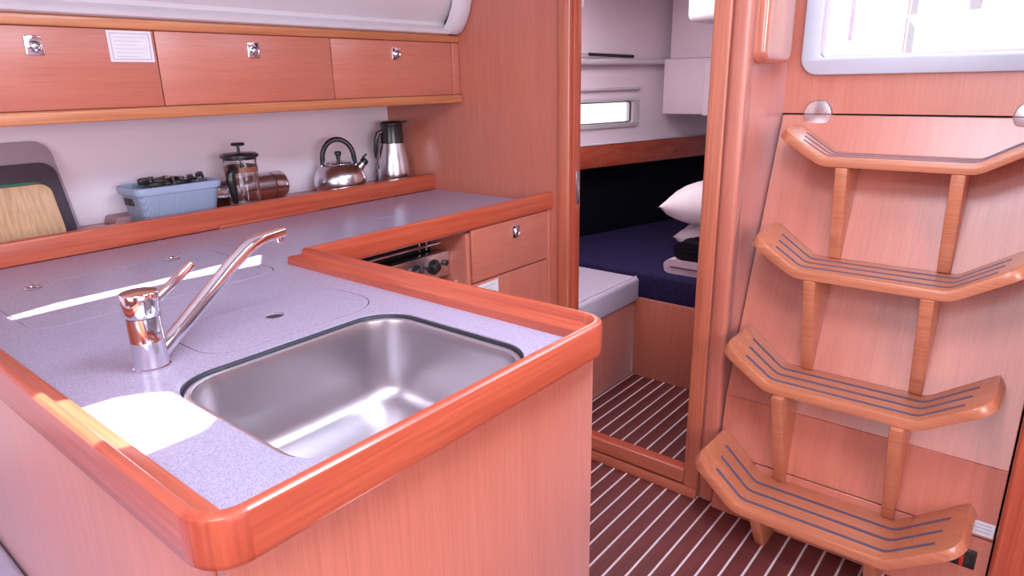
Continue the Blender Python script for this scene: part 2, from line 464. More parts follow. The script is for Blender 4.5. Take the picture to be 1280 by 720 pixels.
#        z     Xfront Xback   YL    YR    wingL(dY,dZ)   wingR(dY,dZ)
STEPS = [(.168, 1.632, None, .546, .178, (.128, .108), (.147, .108)),
         (.510, 1.735, None, .527, .170, (.128, .086), (.142, .090)),
         (.819, 1.826, None, .511, .160, (.122, .078), (.140, .086)),
         (1.106, 1.958, None, .508, .161, (.118, .074), (.140, .082))]
TH = .026
def make_step(z, xf, xb, yl, yr, wl, wr):
    xb = xpanel(z)-.001; D = xb-xf
    Ll = math.hypot(*wl); Lr = math.hypot(*wr); Wc = yl-yr
    def pos(s, d, off):            # s runs from the port tip to the starboard tip, d from front 0 to back 1
        def raw(s):
            if s < Ll: k = (Ll-s)/Ll; return yl+wl[0]*k, z+wl[1]*k
            if s > Ll+Wc: k = (s-Ll-Wc)/Lr; return yr-wr[0]*k, z+wr[1]*k
            return yl-(s-Ll), z
        a = raw(s-.012); c = raw(s); e = raw(s+.012)
        y = (a[0]+2*c[0]+e[0])/4; zz = (a[1]+2*c[1]+e[1])/4
        ty, tz = e[0]-a[0], e[1]-a[1]; L = math.hypot(ty, tz); ny, nz = tz/L, -ty/L
        y += ny*off; zz += nz*off
        xback = xpanel(max(zz, z))-.001
        x = xf+(xback-xf)*d
        return Vector((x, y, zz))
    S = Ll+Wc+Lr; rf = .045; rb = .012
    ss = sorted(set([rf*(1-math.cos(math.pi/2*i/6)) for i in range(7)]+[S-rf*(1-math.cos(math.pi/2*i/6)) for i in range(7)] +
                    [Ll*i/6 for i in range(1, 6)]+[Ll+d for d in (-.02, -.012, -.006, 0, .006, .012, .02)]+[Ll+Wc*i/8 for i in range(1, 8)] +
                    [Ll+Wc+d for d in (-.02, -.012, -.006, 0, .006, .012, .02)]+[Ll+Wc+Lr*i/6 for i in range(1, 6)]))
    def dr_(s):
        e = min(s, S-s); lo = 0; hi = 1
        if e < rf: lo = (rf-math.sqrt(max(0, rf*rf-(rf-e)**2)))/D
        if e < rb: hi = 1-(rb-math.sqrt(max(0, rb*rb-(rb-e)**2)))/D
        return lo, hi
    n = 6; bm = bmesh.new(); T = []; U = []
    for s in ss:
        lo, hi = dr_(s)
        T.append([bm.verts.new(pos(s, lo+(hi-lo)*j/n, 0)) for j in range(n+1)])
        U.append([bm.verts.new(pos(s, lo+(hi-lo)*j/n, -TH)) for j in range(n+1)])
    for i in range(len(ss)-1):
        for j in range(n):
            bm.faces.new((T[i][j], T[i+1][j], T[i+1][j+1], T[i][j+1])); bm.faces.new((U[i][j], U[i+1][j], U[i+1][j+1], U[i][j+1]))
        bm.faces.new((T[i][0], T[i+1][0], U[i+1][0], U[i][0])); bm.faces.new((T[i][n], T[i+1][n], U[i+1][n], U[i][n]))
    for q in (0, len(ss)-1):
        for j in range(n): bm.faces.new((T[q][j], T[q][j+1], U[q][j+1], U[q][j]))
    bmesh.ops.recalc_face_normals(bm, faces=bm.faces[:])
    ed = [e for e in bm.edges if len(e.link_faces) == 2 and e.calc_face_angle(0) > 1.0]
    bmesh.ops.bevel(bm, geom=ed, offset=.004, segments=2, profile=.5, affect='EDGES', clamp_overlap=True)
    st = link(B().add(bm), 'step', 'step', ld, 40)
    hw = .0050/D
    for dd, e0, e1 in ((.20, .062, .062), (.46, .050, .052), (.72, .038, .042)):
        sl = [e0]+[s for s in ss if e0+.004 < s < S-e1-.004]+[S-e1]
        b = B(); bm = bmesh.new(); R = []
        for s in sl:
            R.append([bm.verts.new(pos(s, dd-hw, .0012)), bm.verts.new(pos(s, dd+hw, .0012)), bm.verts.new(pos(s, dd+hw, -.002)), bm.verts.new(pos(s, dd-hw, -.002))])
        for r0, r1 in zip(R, R[1:]):
            for i in range(4): bm.faces.new((r0[i], r0[(i+1) % 4], r1[(i+1) % 4], r1[i]))
        bm.faces.new(R[0]); bm.faces.new(R[-1])
        link(b.add(bm), 'tread_strip', 'nonskid', st, 30)
for s in STEPS: make_step(*s)
def gusset(yc, zb, zt, xbf, xtf, floor=False):
    P = [(xbf, zb), (xtf, zt), (min(xpanel(zt), 9)-.001, zt), ((xpanel(zb)-.001) if not floor else xbf+.10, zb)]
    b = B().prism(P, 'y', yc-.0155, yc+.0155, (), .003, 2)
    return link(b, 'stile', 'step', ld)
for yc0, yc1 in ((.508, .204),):
    pass
for (ya, yb, zb, zt, xbf, xtf, f) in ((.500, .206, 0, .141, 1.728, 1.648, True),
                                      (.492, .204, .169, .483, 1.824, 1.715, False),
                                      (.472, .198, .511, .792, 1.898, 1.822, False),
                                      (.459, .193, .820, 1.079, 2.001, 1.955, False)):
    for yc in (ya, yb): gusset(yc, zb, zt, xbf, xtf, f)

# grab rail on the recess side
gr = B().prism(rr(1.865, 2.085, 1.352, 1.90, [.03, .045, .03, .03]), 'y', YP-.034, YP-.0005, (), .014, 4, 'a')
tag(link(gr, 'grab_rail', 'gloss_z'), 'broad rounded wooden grab rail beside the companionway window', 'grab rail')

# ------------------------------------------------------------------ galley peninsula
pn = thing('galley_peninsula', 'wooden sink peninsula cabinet with varnished end panel', 'cabinet', (.54, 1.1, 0))
link(B().box((.226, .540, 0), (.862, .560, .8965), .003), 'end_panel', 'veneer_z', pn)
link(B().box((.222, .561, 0), (.240, 2.15, .8965), .002), 'front_panel', 'veneer_z', pn)
link(B().box((.842, .561, 0), (.860, 1.345, .8965), .002), 'back_panel', 'veneer_z', pn)
# worktop
wt = thing('worktop', 'speckled lilac-grey galley worktop with varnished wooden fiddles', 'worktop', (.8, 1.3, .89))
SX0, SX1, SY0, SY1, SR = .350, .768, .572, .938, .075
sinkh = rr(SX0, SX1, SY0, SY1, SR, 10)
lidA = rr(.316, .80, 1.338, 1.678, [.045, .05, .03, .03], 8)
lidC = rr(.445, .785, .965, 1.162, [.06, .075, .075, .06], 10)
G = .0022
def grow(x0, x1, y0, y1, r, g, seg):
    return rr(x0-g, x1+g, y0-g, y1+g, [q+g for q in r], seg)
hA = grow(.316, .80, 1.338, 1.678, [.045, .05, .03, .03], G, 8); hC = grow(.445, .785, .965, 1.162, [.06, .075, .075, .06], G, 10)
lt = link(B().prism([(.242, .556), (.842, .556), (.842, 1.345), (.858, 1.36), (.858, 1.899), (.242, 1.899)], 'z', W-.03, W, [sinkh, hA, hC]), 'laminate_top', 'laminate', wt, 30)
link(B().prism([(.2445, 1.20), (.83, 1.20), (.83, 1.89), (.2445, 1.89)], 'z', W-.034, W-.0305), 'underlay', 'seam_dark', wt)
link(B().prism(rr(.42, .81, .945, 1.19, .02), 'z', W-.034, W-.0305), 'underlay', 'seam_dark', wt)
def ring(cx, cy, par):
    r = link(B().lathe([(.0145, 0), (.0170, .0012), (.0160, .003), (.0110, .002), (.0100, 0)], (cx, cy, W+.0002), (0, 0, 1), 24, False), 'finger_ring', 'chrome', par)
    link(B().lathe([(.0094, 0), (.0094, .0008)], (cx, cy, W+.0001), (0, 0, 1), 20), 'finger_hole', 'brown_band', par)
la = link(B().prism(lidA, 'z', W-.03, W, (), .001, 1, 'b'), 'icebox_lid', 'laminate', wt)
ring(.405, 1.655, la); ring(.70, 1.655, la)
hole = [(.616+.017*math.cos(a*math.pi/9), 1.073+.017*math.sin(a*math.pi/9)) for a in range(18)]
lc = link(B().prism(lidC, 'z', W-.03, W, [hole]), 'locker_lid', 'laminate', wt)
link(B().lathe([(.0166, 0), (.0166, .004)], (.616, 1.073, W-.008), (0, 0, 1), 20), 'finger_cup', 'seam_dark', lc)
sl = link(B().prism([(.861, 1.362), (XB-.001, 1.362), (XB-.001, 1.899), (.861, 1.899)], 'z', W-.03, W,
          [[(1.344+.028*math.cos(a*math.pi/8), 1.621+.006*math.sin(a*math.pi/8)) for a in range(16)]], .001, 1, 'b'), 'stove_lid', 'laminate', wt)
link(B().box((1.30, 1.6, W-.034), (1.39, 1.64, W-.0305)), 'slot_back', 'seam_dark', sl)

# wooden fiddle swept round the open edges
PR = [(-.018, W+.0), (-.018, W+.015), (-.0160, W+.0180), (-.012, W+.0190), (.000, W+.0205), (.0045, W+.0235), (.0070, W+.0310), (.0088, W+.0360), (.0110, W+.0378), (.0145, W+.0382),
      (.0185, W+.0375), (.0222, W+.0345), (.0235, W+.030), (.0235, W-.012), (.0225, W-.017), (.0195, W-.0205), (.012, W-.021), (-.018, W-.021)]
cxl, cyl, cxr, cyi, xe = .226, .541, .858, 1.355, XB-.001
def arc(cx, cy, r, a0, a1, n=8): return [(cx+r*math.cos(math.radians(a0+(a1-a0)*i/n)), cy+r*math.sin(math.radians(a0+(a1-a0)*i/n))) for i in range(n+1)]
RC = .022
sections = [('fiddle_rail', [(cxl, 1.90), (cxl, cyl+RC)], 'solid_y'),
            ('corner_block', arc(cxl+RC, cyl+RC, RC, 180, 270), 'solid_z'),
            ('fiddle_rail', [(cxl+RC, cyl), (cxr-RC, cyl)], 'solid_x'),
            ('corner_block', arc(cxr-RC, cyl+RC, RC, 270, 360), 'solid_z'),
            ('fiddle_rail', [(cxr, cyl+RC), (cxr, cyi)], 'solid_y'),
            ('fiddle_rail', [(cxr, cyi), (xe, cyi)], 'solid_x')]
path = []; idx = []
for nme, pts, mt in sections:
    st0 = len(path)
    for p in pts:
        if not path or (Vector(p)-Vector(path[-1])).length > 1e-5: path.append(p)
        elif st0 == len(path): st0 -= 1
    idx.append((nme, st0, len(path)-1, mt))
def frame(i):
    t0 = (Vector(path[i])-Vector(path[i-1])).normalized() if i > 0 else None
    t1 = (Vector(path[i+1])-Vector(path[i])).normalized() if i < len(path)-1 else None
    t0 = t0 or t1; t1 = t1 or t0
    n0 = Vector((t0.y, -t0.x)); n1 = Vector((t1.y, -t1.x)); mN = (n0+n1).normalized()
    return mN/max(.3, mN.dot(n0))
# outward normal must point away from the worktop: path runs hull -> corner A -> B -> C -> bulkhead, worktop lies on its left
for nme, a, z, mt in idx:
    rows = []
    for i in range(a, z+1):
        N = frame(i); P = Vector(path[i])
        rows.append([(P.x+N.x*n, P.y+N.y*n, zz) for n, zz in PR])
    b = B().grid(rows, True)
    bm = b.bm; bm.verts.ensure_lookup_table(); L = len(PR); nr = len(rows)
    bm.faces.new([bm.verts[i] for i in range(L)]); bm.faces.new([bm.verts[(nr-1)*L+i] for i in range(L)])
    link(b, nme, mt, wt, 32)
# fiddle and shelf along the hull
hf = link(B().box((.226, 1.900, W+.0003), (XB-.001, 1.928, .977), .004, 3), 'hull_fiddle', 'solid_x', wt)
link(B().box((.95, 1.894, W+.0004), (1.30, 1.8995, W+.010), .002), 'filler_strip', 'solid_x', wt)
sh = B().box((.242, 1.9285, .925), (XB-.001, YH-.001, .945), .001)
tag(link(sh, 'galley_shelf', 'solid_x'), 'narrow wooden shelf along the white hull side', 'shelf')
SHZ = .945

# sink
sk = thing('sink', 'stainless steel sink bowl set in the peninsula worktop', 'sink', (.56, .755, .75))
def loops(lst):
    return [[(x, y, z) for x, y in rr(SX0+i, SX1-i, SY0+i, SY1-i, max(r, .02), 10)] for i, z, r in lst]
ZR = W-.0085
b = B().grid(loops([(.0126, ZR-.001, SR-.011), (.0135, ZR-.004, SR-.012), (.0142, ZR-.02, SR-.0125), (.016, W-.10, SR-.013), (.020, W-.135, SR-.015), (.029, W-.152, SR-.02),
                    (.043, W-.160, SR-.028), (.09, W-.163, .05)]), True)
bm = b.bm; bm.verts.ensure_lookup_table(); n = len(rr(0, 1, 0, 1, .1, 10))
bm.faces.new([bm.verts[7*n+i] for i in range(n)])
link(b, 'bowl', 'steel', sk, 60)
link(B().grid(loops([(-.0003, ZR-.004, SR), (.0006, W-.0022, SR), (.0006, ZR-.0005, SR), (.002, ZR-.0005, SR-.002), (.002, ZR-.004, SR-.002)]), True), 'gasket', 'gasket', sk, 60)
link(B().grid(loops([(.0022, ZR-.006, SR-.002), (.0024, ZR-.0002, SR-.002), (.0075, ZR+.0016, SR-.007), (.0125, ZR-.0002, SR-.011), (.0127, ZR-.006, SR-.011)]), True), 'rim', 'white_metal', sk, 60)
link(B().lathe([(.001, .001), (.02, .0005), (.036, .003), (.040, .001), (.040, 0)], (.56, .72, W-.1625), (0, 0, 1), 28, False), 'drain', 'chrome', sk)

# tap
FXc, FYc = .372, 1.012
tp = thing('mixer_tap', 'chrome single-lever mixer tap beside the sink', 'tap', (FXc, FYc, W))
link(B().lathe([(.0265, 0), (.0265, .004), (.0245, .006), (.0240, .043), (.0243, .0445), (.0243, .046), (.0238, .0475), (.0238, .082)], (FXc, FYc, W), (0, 0, 1), 40), 'body', 'chrome', tp, 40)
cp = link(B().lathe([(.0242, .083), (.0256, .085), (.0259, .110), (.0258, .1175), (.0248, .119), (.001, .1195)], (FXc, FYc, W), (0, 0, 1), 40), 'cap', 'chrome', tp, 40)
dirL = Vector((1, -.06, 0)).normalized()
A = Vector((FXc, FYc, W+.104))
link(B().tube([A+dirL*.018+Vector((0, 0, -.004)), A+dirL*.035+Vector((0, 0, .007)), A+dirL*.080+Vector((0, 0, .040)), A+dirL*.083+Vector((0, 0, .0415))],
     [.0075, .0072, .0072, .004], 16, (1, .8), (0, 0, 1)), 'lever', 'chrome', cp, 50)
pts = [Vector(p) for p in ((.385, 1.008, .936), (.395, 1.010, .945), (.46, 1.022, .990), (.53, 1.036, 1.038), (.560, 1.042, 1.056), (.578, 1.045, 1.064), (.598, 1.049, 1.0685), (.642, 1.056, 1.0715))]
dirS = (pts[-1]-pts[-2]).normalized()
sp = link(B().tube(pts, [.9]+[1]*6+[.92], 20, (.0120, .0085), (0, 0, 1)), 'spout', 'chrome', tp, 50)
E_ = pts[-1]-dirS*.010
link(B().lathe([(.0078, 0), (.0078, .009), (.006, .011)], E_+Vector((0, 0, -.006)), (.1, 0, -1), 18), 'aerator', 'chrome', sp)

# ------------------------------------------------------------------ stove bay and drawer cabinet
sb = thing('stove_cabinet', 'wooden drawer cabinet between the stove and the doorway', 'cabinet', (1.64, 1.6, 0))
YF = 1.349
link(B().box((1.424, YF, 0), (1.440, 1.90, .884), .002), 'side_panel', 'veneer_z', sb)
link(B().box((1.441, YF+.006, 0), (XB-.001, YF+.02, .884)), 'carcass_face', 'veneer_z', sb)
df = link(B().box((1.443, YF-.008, .727), (1.826, YF+.0055, .8935), .003, 3), 'drawer_front', 'veneer_x', sb)
lf = link(B().box((1.443, YF-.006, .30), (1.826, YF+.0055, .721), .003, 3), 'lower_door', 'veneer_z', sb)
link(B().box((1.828, YF-.009, 0), (XB-.001, YF+.0055, .8955), .002), 'stile', 'veneer_z', sb)
def latch(cx, cz, yf, par, dirn=-1, size=1.0):
    # square chrome push latch with a round knob, on a face looking along -Y
    s = size
    pl = link(B().prism(rr(cx-.0175*s, cx+.0175*s, cz-.0205*s, cz+.0205*s, .004), 'y', yf-.005, yf, (), .002, 2, 'a'), 'latch', 'chrome', par)
    link(B().lathe([(.013*s, 0), (.0135*s, .004), (.011*s, .006), (.0095*s, .003)], (cx, yf-.005, cz-.002), (0, -1, 0), 22, False), 'latch_ring', 'chrome', par)
    link(B().lathe([(.0085*s, 0), (.0085*s, .004), (.006*s, .006), (.001, .0065)], (cx, yf-.005, cz-.002), (0, -1, 0), 20), 'push_button', 'satin_chrome', par)
latch(1.651, .853, YF-.008, df)
nt_ = link(B().box((1.462, YF-.0072, .655), (1.560, YF-.0062, .7145)), 'notice_sticker', 'white_plastic', None)
tag(nt_, 'white printed sticker under the drawer beside the stove', 'sticker')
for i in range(4):
    link(B().box((1.47, YF-.0078, .70-.011*i), (1.545-.012*(i % 2), YF-.0073, .702-.011*i)), 'print_line', 'label_ink', nt_, 0)
sv = thing('gimballed_stove', 'black and steel gas stove below the worktop lid', 'stove', (1.15, 1.6, .35))
link(B().box((.885, 1.45, .35), (1.405, 1.88, .80), .004), 'oven_body', 'dark_interior', sv)
cpn = B().box((.90, 1.418, .748), (1.422, 1.452, .826), .004)
cp_ = link(cpn, 'control_panel', 'mirror_steel', sv)
for kx, kr in ((1.115, .015), (1.20, .015), (1.280, .015), (1.352, .018)):
    kb = link(B().lathe([(kr*1.35, 0), (kr*1.35, .002), (kr, .003), (kr*.9, .006), (kr*.8, .018), (kr*.6, .020), (.001, .0205)], (kx, 1.418, .788), (0, -1, .1), 24), 'knob', 'black_plastic', cp_)
    link(B().box((kx-.0015, 1.395, .790), (kx+.0015, 1.3985, .802)), 'knob_mark', 'chrome', cp_, 0)
link(B().lathe([(.009, 0), (.009, .006), (.006, .008), (.001, .0085)], (1.402, 1.418, .790), (0, -1, 0), 16), 'igniter_button', 'black_plastic', cp_)
link(B().tube([(.90, 1.44, .850), (1.405, 1.44, .850)], .0045), 'fiddle_rail', 'chrome', sv)
link(B().box((.90, 1.50, .801), (1.42, 1.508, .884)), 'dark_bay_sheet', 'dark_interior', sv)  # dark sheet added to stand for the shade inside the stove bay
link(B().tube([(.90, 1.40, .728), (1.425, 1.40, .728)], .006), 'oven_rail', 'chrome', sv)
link(B().box((.90, 1.425, .42), (1.41, 1.45, .735), .004), 'oven_door', 'mirror_steel', sv)
for bx in (1.03, 1.28):
    link(B().lathe([(.045, 0), (.045, .012), (.03, .016), (.001, .017)], (bx, 1.62, .801), (0, 0, 1), 24), 'burner', 'black_plastic', sv)
for px in (1.345, 1.375):
    link(B().tube([(px, 1.47, .826), (px, 1.47, .878)], .003, 8), 'pan_holder', 'chrome', sv)
link(B().box((.865, 1.88, .3), (1.423, 1.899, .884)), 'bay_back', 'dark_interior', sv)

# ------------------------------------------------------------------ overhead lockers
oc = thing('overhead_locker', 'row of wooden overhead lockers above the galley shelf', 'cabinet', (1.0, 1.95, 1.248))
YO = 1.745
link(B().box((.20, YO+.014, 1.262), (XB-.001, YH-.001, 1.474)), 'carcass', 'veneer_x', oc)
link(B().box((.20, YO-.012, 1.2475), (XB-.001, YO+.30, 1.2755), .005, 3), 'lower_rail', 'golden_x', oc)
link(B().box((.20, YO-.004, 1.4515), (XB-.001, YO+.10, 1.4755), .004, 3), 'upper_rail', 'golden_x', oc)
xs = [.276, .7845, 1.2925, 1.8045, XB-.001]
for i in range(4):
    d = link(B().box((xs[i]+.0012, YO-.002, 1.277), (xs[i+1]-.0012, YO+.0135, 1.450), .002, 2), 'locker_door' if i < 3 else 'filler', 'veneer_x', oc)
    if i < 3: latch((.530, 1.040, 1.546)[i], 1.411, YO-.002, d)
nc = link(B().box((.678, YO-.0032, 1.379), (.777, YO-.0022, 1.4475)), 'notice_card', 'white_plastic')
tag(nc, 'white printed notice card on the left overhead locker door', 'notice')
fr = B().prism([(.684, 1.384), (.771, 1.384), (.771, 1.4425), (.684, 1.4425)], 'y', YO-.0037, YO-.0033, [[(.6855, 1.3855), (.7695, 1.3855), (.7695, 1.441), (.6855, 1.441)]])
link(fr, 'printed_border', 'label_ink', nc, 0)
for i in range(6):
    link(B().box((.693, YO-.0037, 1.433-.0085*i), (.762-.010*((i*7) % 3), YO-.0033, 1.4338-.0085*i)), 'print_line', 'label_ink', nc, 0)

# ------------------------------------------------------------------ things on the shelf
def board(name, label, mat, x0, x1, ztop, ybot, th, r, shear=.12, sx=.0):
    b = B().prism(rr(x0, x1, SHZ, ztop, [.02, .01, r, .03], 8), 'y', ybot-th, ybot, (), .0015, 2)
    b.map(lambda c: (c.x-(c.z-SHZ)*sx, c.y+(c.z-SHZ)*shear, c.z))
    return tag(link(b, name, mat), label, 'cutting board')
board('cutting_board', 'large pale grey rounded sheet hindmost against the white hull side', 'pale_sheet', .30, .662, 1.190, 2.121, .006, .04, .12, .11)  # flat pale grey shape, taller than the dark board in front
board('cutting_board', 'dark charcoal board with rounded corner between pale sheet and bamboo board', 'dark_board', .29, .652, 1.134, 2.113, .008, .035, .12, .10)
board('cutting_mat', 'thin green mat edge showing behind the bamboo board', 'green_mat', .26, .616, 1.087, 2.103, .004, .03, .12, .09)
board('cutting_board', 'light bamboo cutting board at the left end of the shelf', 'bamboo', .25, .618, 1.081, 2.097, .014, .025, .12, .09)
tag(link(B().prism(rr(.735, .83, SHZ, .968, [.002, .002, .012, .012]), 'y', 2.06, 2.14, (), .003, 2), 'small_box', 'pink_plastic'), 'low pinkish box peeping out behind the blue basket', 'box')

bk = thing('storage_basket', 'pale blue plastic basket of cutlery on the shelf', 'basket', (.87, 2.03, SHZ))
def basket_loop(z, ins): 
    return [(x, y, z) for x, y in rr(.762+ins, 1.005-ins, 1.945+ins*.7, 2.095-ins*.7, .028, 6)]
bz = [(SHZ+.001, .020), (SHZ+.006, .016), (SHZ+.098, .002), (SHZ+.098, .004), (SHZ+.008, .019), (SHZ+.004, .03)]
b = B().grid([basket_loop(z, i) for z, i in bz], True)
bm = b.bm; bm.verts.ensure_lookup_table(); L = len(basket_loop(0, 0))
bm.faces.new([bm.verts[i] for i in range(L)]); bm.faces.new([bm.verts[5*L+i] for i in range(L)])
link(b, 'basket_wall', 'basket_weave', bk, 50)
rm = B().grid([basket_loop(z, i) for z, i in ((SHZ+.090, -.003), (SHZ+.100, -.005), (SHZ+.108, -.004), (SHZ+.110, .001), (SHZ+.106, .005), (SHZ+.094, .006))], True)
link(rm, 'basket_rim', 'basket_plain', bk, 50)
link(B().box((.762, 2.00, SHZ+.058), (.7715, 2.05, SHZ+.078), .003), 'hand_hole', 'seam_dark', bk)
cl = [('knife', 'black_plastic'), ('fork', 'chrome')]
for i in range(22):
    x = .805+.0080*i+random.uniform(-.005, .005); y = 1.985+random.uniform(0, .07); a = random.uniform(-1.3, 1.3)
    Lh = random.uniform(.032, .055); zc = SHZ+.112+random.uniform(-.004, .018)
    dv = Vector((math.cos(a), math.sin(a)*.6, random.uniform(-.12, .12)))
    c = Vector((x, y, zc))
    black = i % 4 != 1
    b = B().tube([c-dv*Lh*.5, c-dv*Lh*.2, c+dv*Lh*.3, c+dv*Lh*.5], [.005, .0085, .008, .004], 8, (1, .8), (0, 0, 1))
    o = thing('cutlery', 'dark handled cutlery heaped in the blue basket' if black else 'bright steel cutlery handle heaped in the blue basket', 'cutlery', c, 'cutlery heaped in the basket')
    link(b, 'handle', 'black_plastic' if black else 'chrome', o)
    link(B().tube([c+dv*Lh*.45, c+dv*Lh*.75, c+dv*Lh*.9+Vector((0, 0, -.02))], [.003, .004, .003], 8, (1, .4), (0, 0, 1)), 'blade', 'chrome', o)

# french press
px, py = 1.102, 2.004
VR = Vector((.85, -.52, 0))       # roughly sideways as the shelf is seen
fp = thing('french_press', 'glass french press with black lid and handle', 'coffee press', (px, py, SHZ))
link(B().lathe([(.001, .004), (.044, .004), (.046, .010), (.046, .150), (.048, .155), (.050, .155), (.049, .150), (.049, .008), (.046, .001), (.001, .001)], (px, py, SHZ), (0, 0, 1), 32, False), 'beaker', 'glass', fp, 60)
ldp = link(B().lathe([(.050, .156), (.050, .160), (.058, .163), (.058, .170), (.050, .175), (.015, .178), (.001, .178)], (px, py, SHZ), (0, 0, 1), 32), 'lid', 'black_plastic', fp, 40)
link(B().lathe([(.0045, .178), (.0045, .196), (.020, .198), (.021, .203), (.018, .207), (.001, .207)], (px, py, SHZ), (0, 0, 1), 20), 'plunger_knob', 'black_plastic', ldp, 40)
link(B().lathe([(.0025, .018), (.0025, .156)], (px, py, SHZ), (0, 0, 1), 10), 'plunger_rod', 'chrome', fp)
link(B().lathe([(.001, .014), (.043, .014), (.043, .020), (.001, .020)], (px, py, SHZ), (0, 0, 1), 24), 'filter_disc', 'satin_chrome', fp)
link(B().lathe([(.0495, .118), (.0505, .118), (.0505, .134), (.0495, .134)], (px, py, SHZ), (0, 0, 1), 32, False), 'clamp_band', 'brown_band', fp, 60)
c = Vector((px, py, SHZ))
HL = Vector((-.80, -.60, 0)).normalized()
hp = [c+HL*.048+Vector((0, 0, .128)), c+HL*.066+Vector((0, 0, .130)), c+HL*.078+Vector((0, 0, .118)), c+HL*.078+Vector((0, 0, .09)), c+HL*.070+Vector((0, 0, .055)), c+HL*.063+Vector((0, 0, .030))]
link(B().tube(hp, [.014, .015, .015, .014, .012, .009], 12), 'handle', 'black_plastic', fp, 60)

# steel canister on its side
cn = thing('steel_canister', 'stainless steel canister lying behind the french press', 'canister', (1.18, 2.098, SHZ))
R = .046
link(B().lathe([(.001, 0), (R-.004, 0), (R, .004), (R, .225)], (1.03, 2.107, SHZ+R), (1, 0, 0), 36), 'body', 'mirror_steel', cn, 40)
link(B().lathe([(R-.0015, .2255), (R-.0015, .228)], (1.03, 2.107, SHZ+R), (1, 0, 0), 36), 'seam_ring', 'gasket', cn, 40)
link(B().lathe([(R, .2285), (R, .268), (R-.005, .276), (R-.014, .280), (.001, .281)], (1.03, 2.107, SHZ+R), (1, 0, 0), 36), 'cap', 'mirror_steel', cn, 40)

# kettle
kx, ky = 1.497, 2.035
kt = thing('kettle', 'polished steel whistling kettle with arched handle', 'kettle', (kx, ky, SHZ))
link(B().lathe([(.001, .001), (.078, .001), (.086, .006), (.091, .020), (.093, .040), (.090, .060), (.080, .080), (.064, .094), (.044, .101)], (kx, ky, SHZ), (0, 0, 1), 44), 'body', 'mirror_steel', kt, 60)
kl = link(B().lathe([(.046, .0985), (.046, .102), (.040, .106), (.018, .110), (.001, .111)], (kx, ky, SHZ), (0, 0, 1), 36), 'lid', 'mirror_steel', kt, 60)
link(B().lathe([(.006, .110), (.007, .120), (.0085, .128), (.0125, .133), (.0125, .140), (.009, .144), (.001, .145)], (kx, ky, SHZ), (0, 0, 1), 20), 'lid_knob', 'black_plastic', kl, 60)
c = Vector((kx, ky, SHZ))
arcp = [c+VR*(.056*math.cos(t))+Vector((0, 0, .118+.068*math.sin(t))) for t in [math.pi*i/14 for i in range(15)]]
hh = link(B().tube([c-VR*.060+Vector((0, 0, .090))]+arcp[::-1]+[c+VR*.060+Vector((0, 0, .092))], [.006]+[.009]*15+[.006], 14), 'handle', 'black_plastic', kt, 60)
for s in (-1, 1):
    link(B().lathe([(.007, 0), (.007, .014)], c+VR*(.061*s)+Vector((0, 0, .084)), (0, 0, 1), 12), 'handle_bracket', 'chrome', hh)
spd = (VR*.70+Vector((0, 0, .72))).normalized()
s0 = c+VR*.060+Vector((0, 0, .070))
spo = link(B().lathe([(.020, 0), (.016, .022), (.013, .036), (.013, .040)], s0, spd, 22), 'spout', 'mirror_steel', kt, 60)
link(B().lathe([(.0145, 0), (.0145, .014), (.010, .018), (.001, .019)], s0+spd*.038, spd, 20), 'whistle', 'black_plastic', spo, 60)
link(B().tube([s0+spd*.05, s0+spd*.05+Vector((0, 0, .012))-VR*.006, s0+spd*.05+Vector((0, 0, .024))+VR*.008], [.005, .005, .003], 10), 'whistle_lever', 'black_plastic', spo)

# vacuum carafe
cx, cy = 1.765, 2.045
vc = thing('vacuum_carafe', 'tall steel vacuum carafe with black spout lid at the shelf end', 'carafe', (cx, cy, SHZ))
link(B().lathe([(.001, .001), (.061, .001), (.0635, .006), (.0635, .04), (.0595, .08), (.0525, .12), (.0425, .158), (.0405, .170)], (cx, cy, SHZ), (0, 0, 1), 40), 'body', 'mirror_steel', vc, 60)
co = link(B().lathe([(.0450, .152), (.0440, .170), (.0405, .205), (.0425, .218)], (cx, cy, SHZ), (0, 0, 1), 36), 'collar', 'black_plastic', vc, 60)
link(B().lathe([(.0365, .2185), (.0425, .2185), (.0445, .224), (.043, .231), (.034, .235), (.001, .236)], (cx, cy, SHZ), (0, 0, 1), 36), 'lid', 'black_plastic', vc, 60)
c = Vector((cx, cy, SHZ))
link(B().tube([c+VR*.030+Vector((0, 0, .224)), c+VR*.048+Vector((0, 0, .229)), c+VR*.062+Vector((0, 0, .233))], [.014, .011, .005], 12, (1, .5), (0, 0, 1)), 'pouring_lip', 'black_plastic', co)
link(B().tube([c-VR*.038+Vector((0, 0, .196)), c-VR*.054+Vector((0, 0, .190)), c-VR*.063+Vector((0, 0, .168)), c-VR*.067+Vector((0, 0, .125)), c-VR*.069+Vector((0, 0, .085)), c-VR*.067+Vector((0, 0, .055))],
     [.010, .010, .0095, .009, .008, .006], 12, (1.3, .9), (0, 0, 1)), 'handle', 'black_plastic', vc, 60)

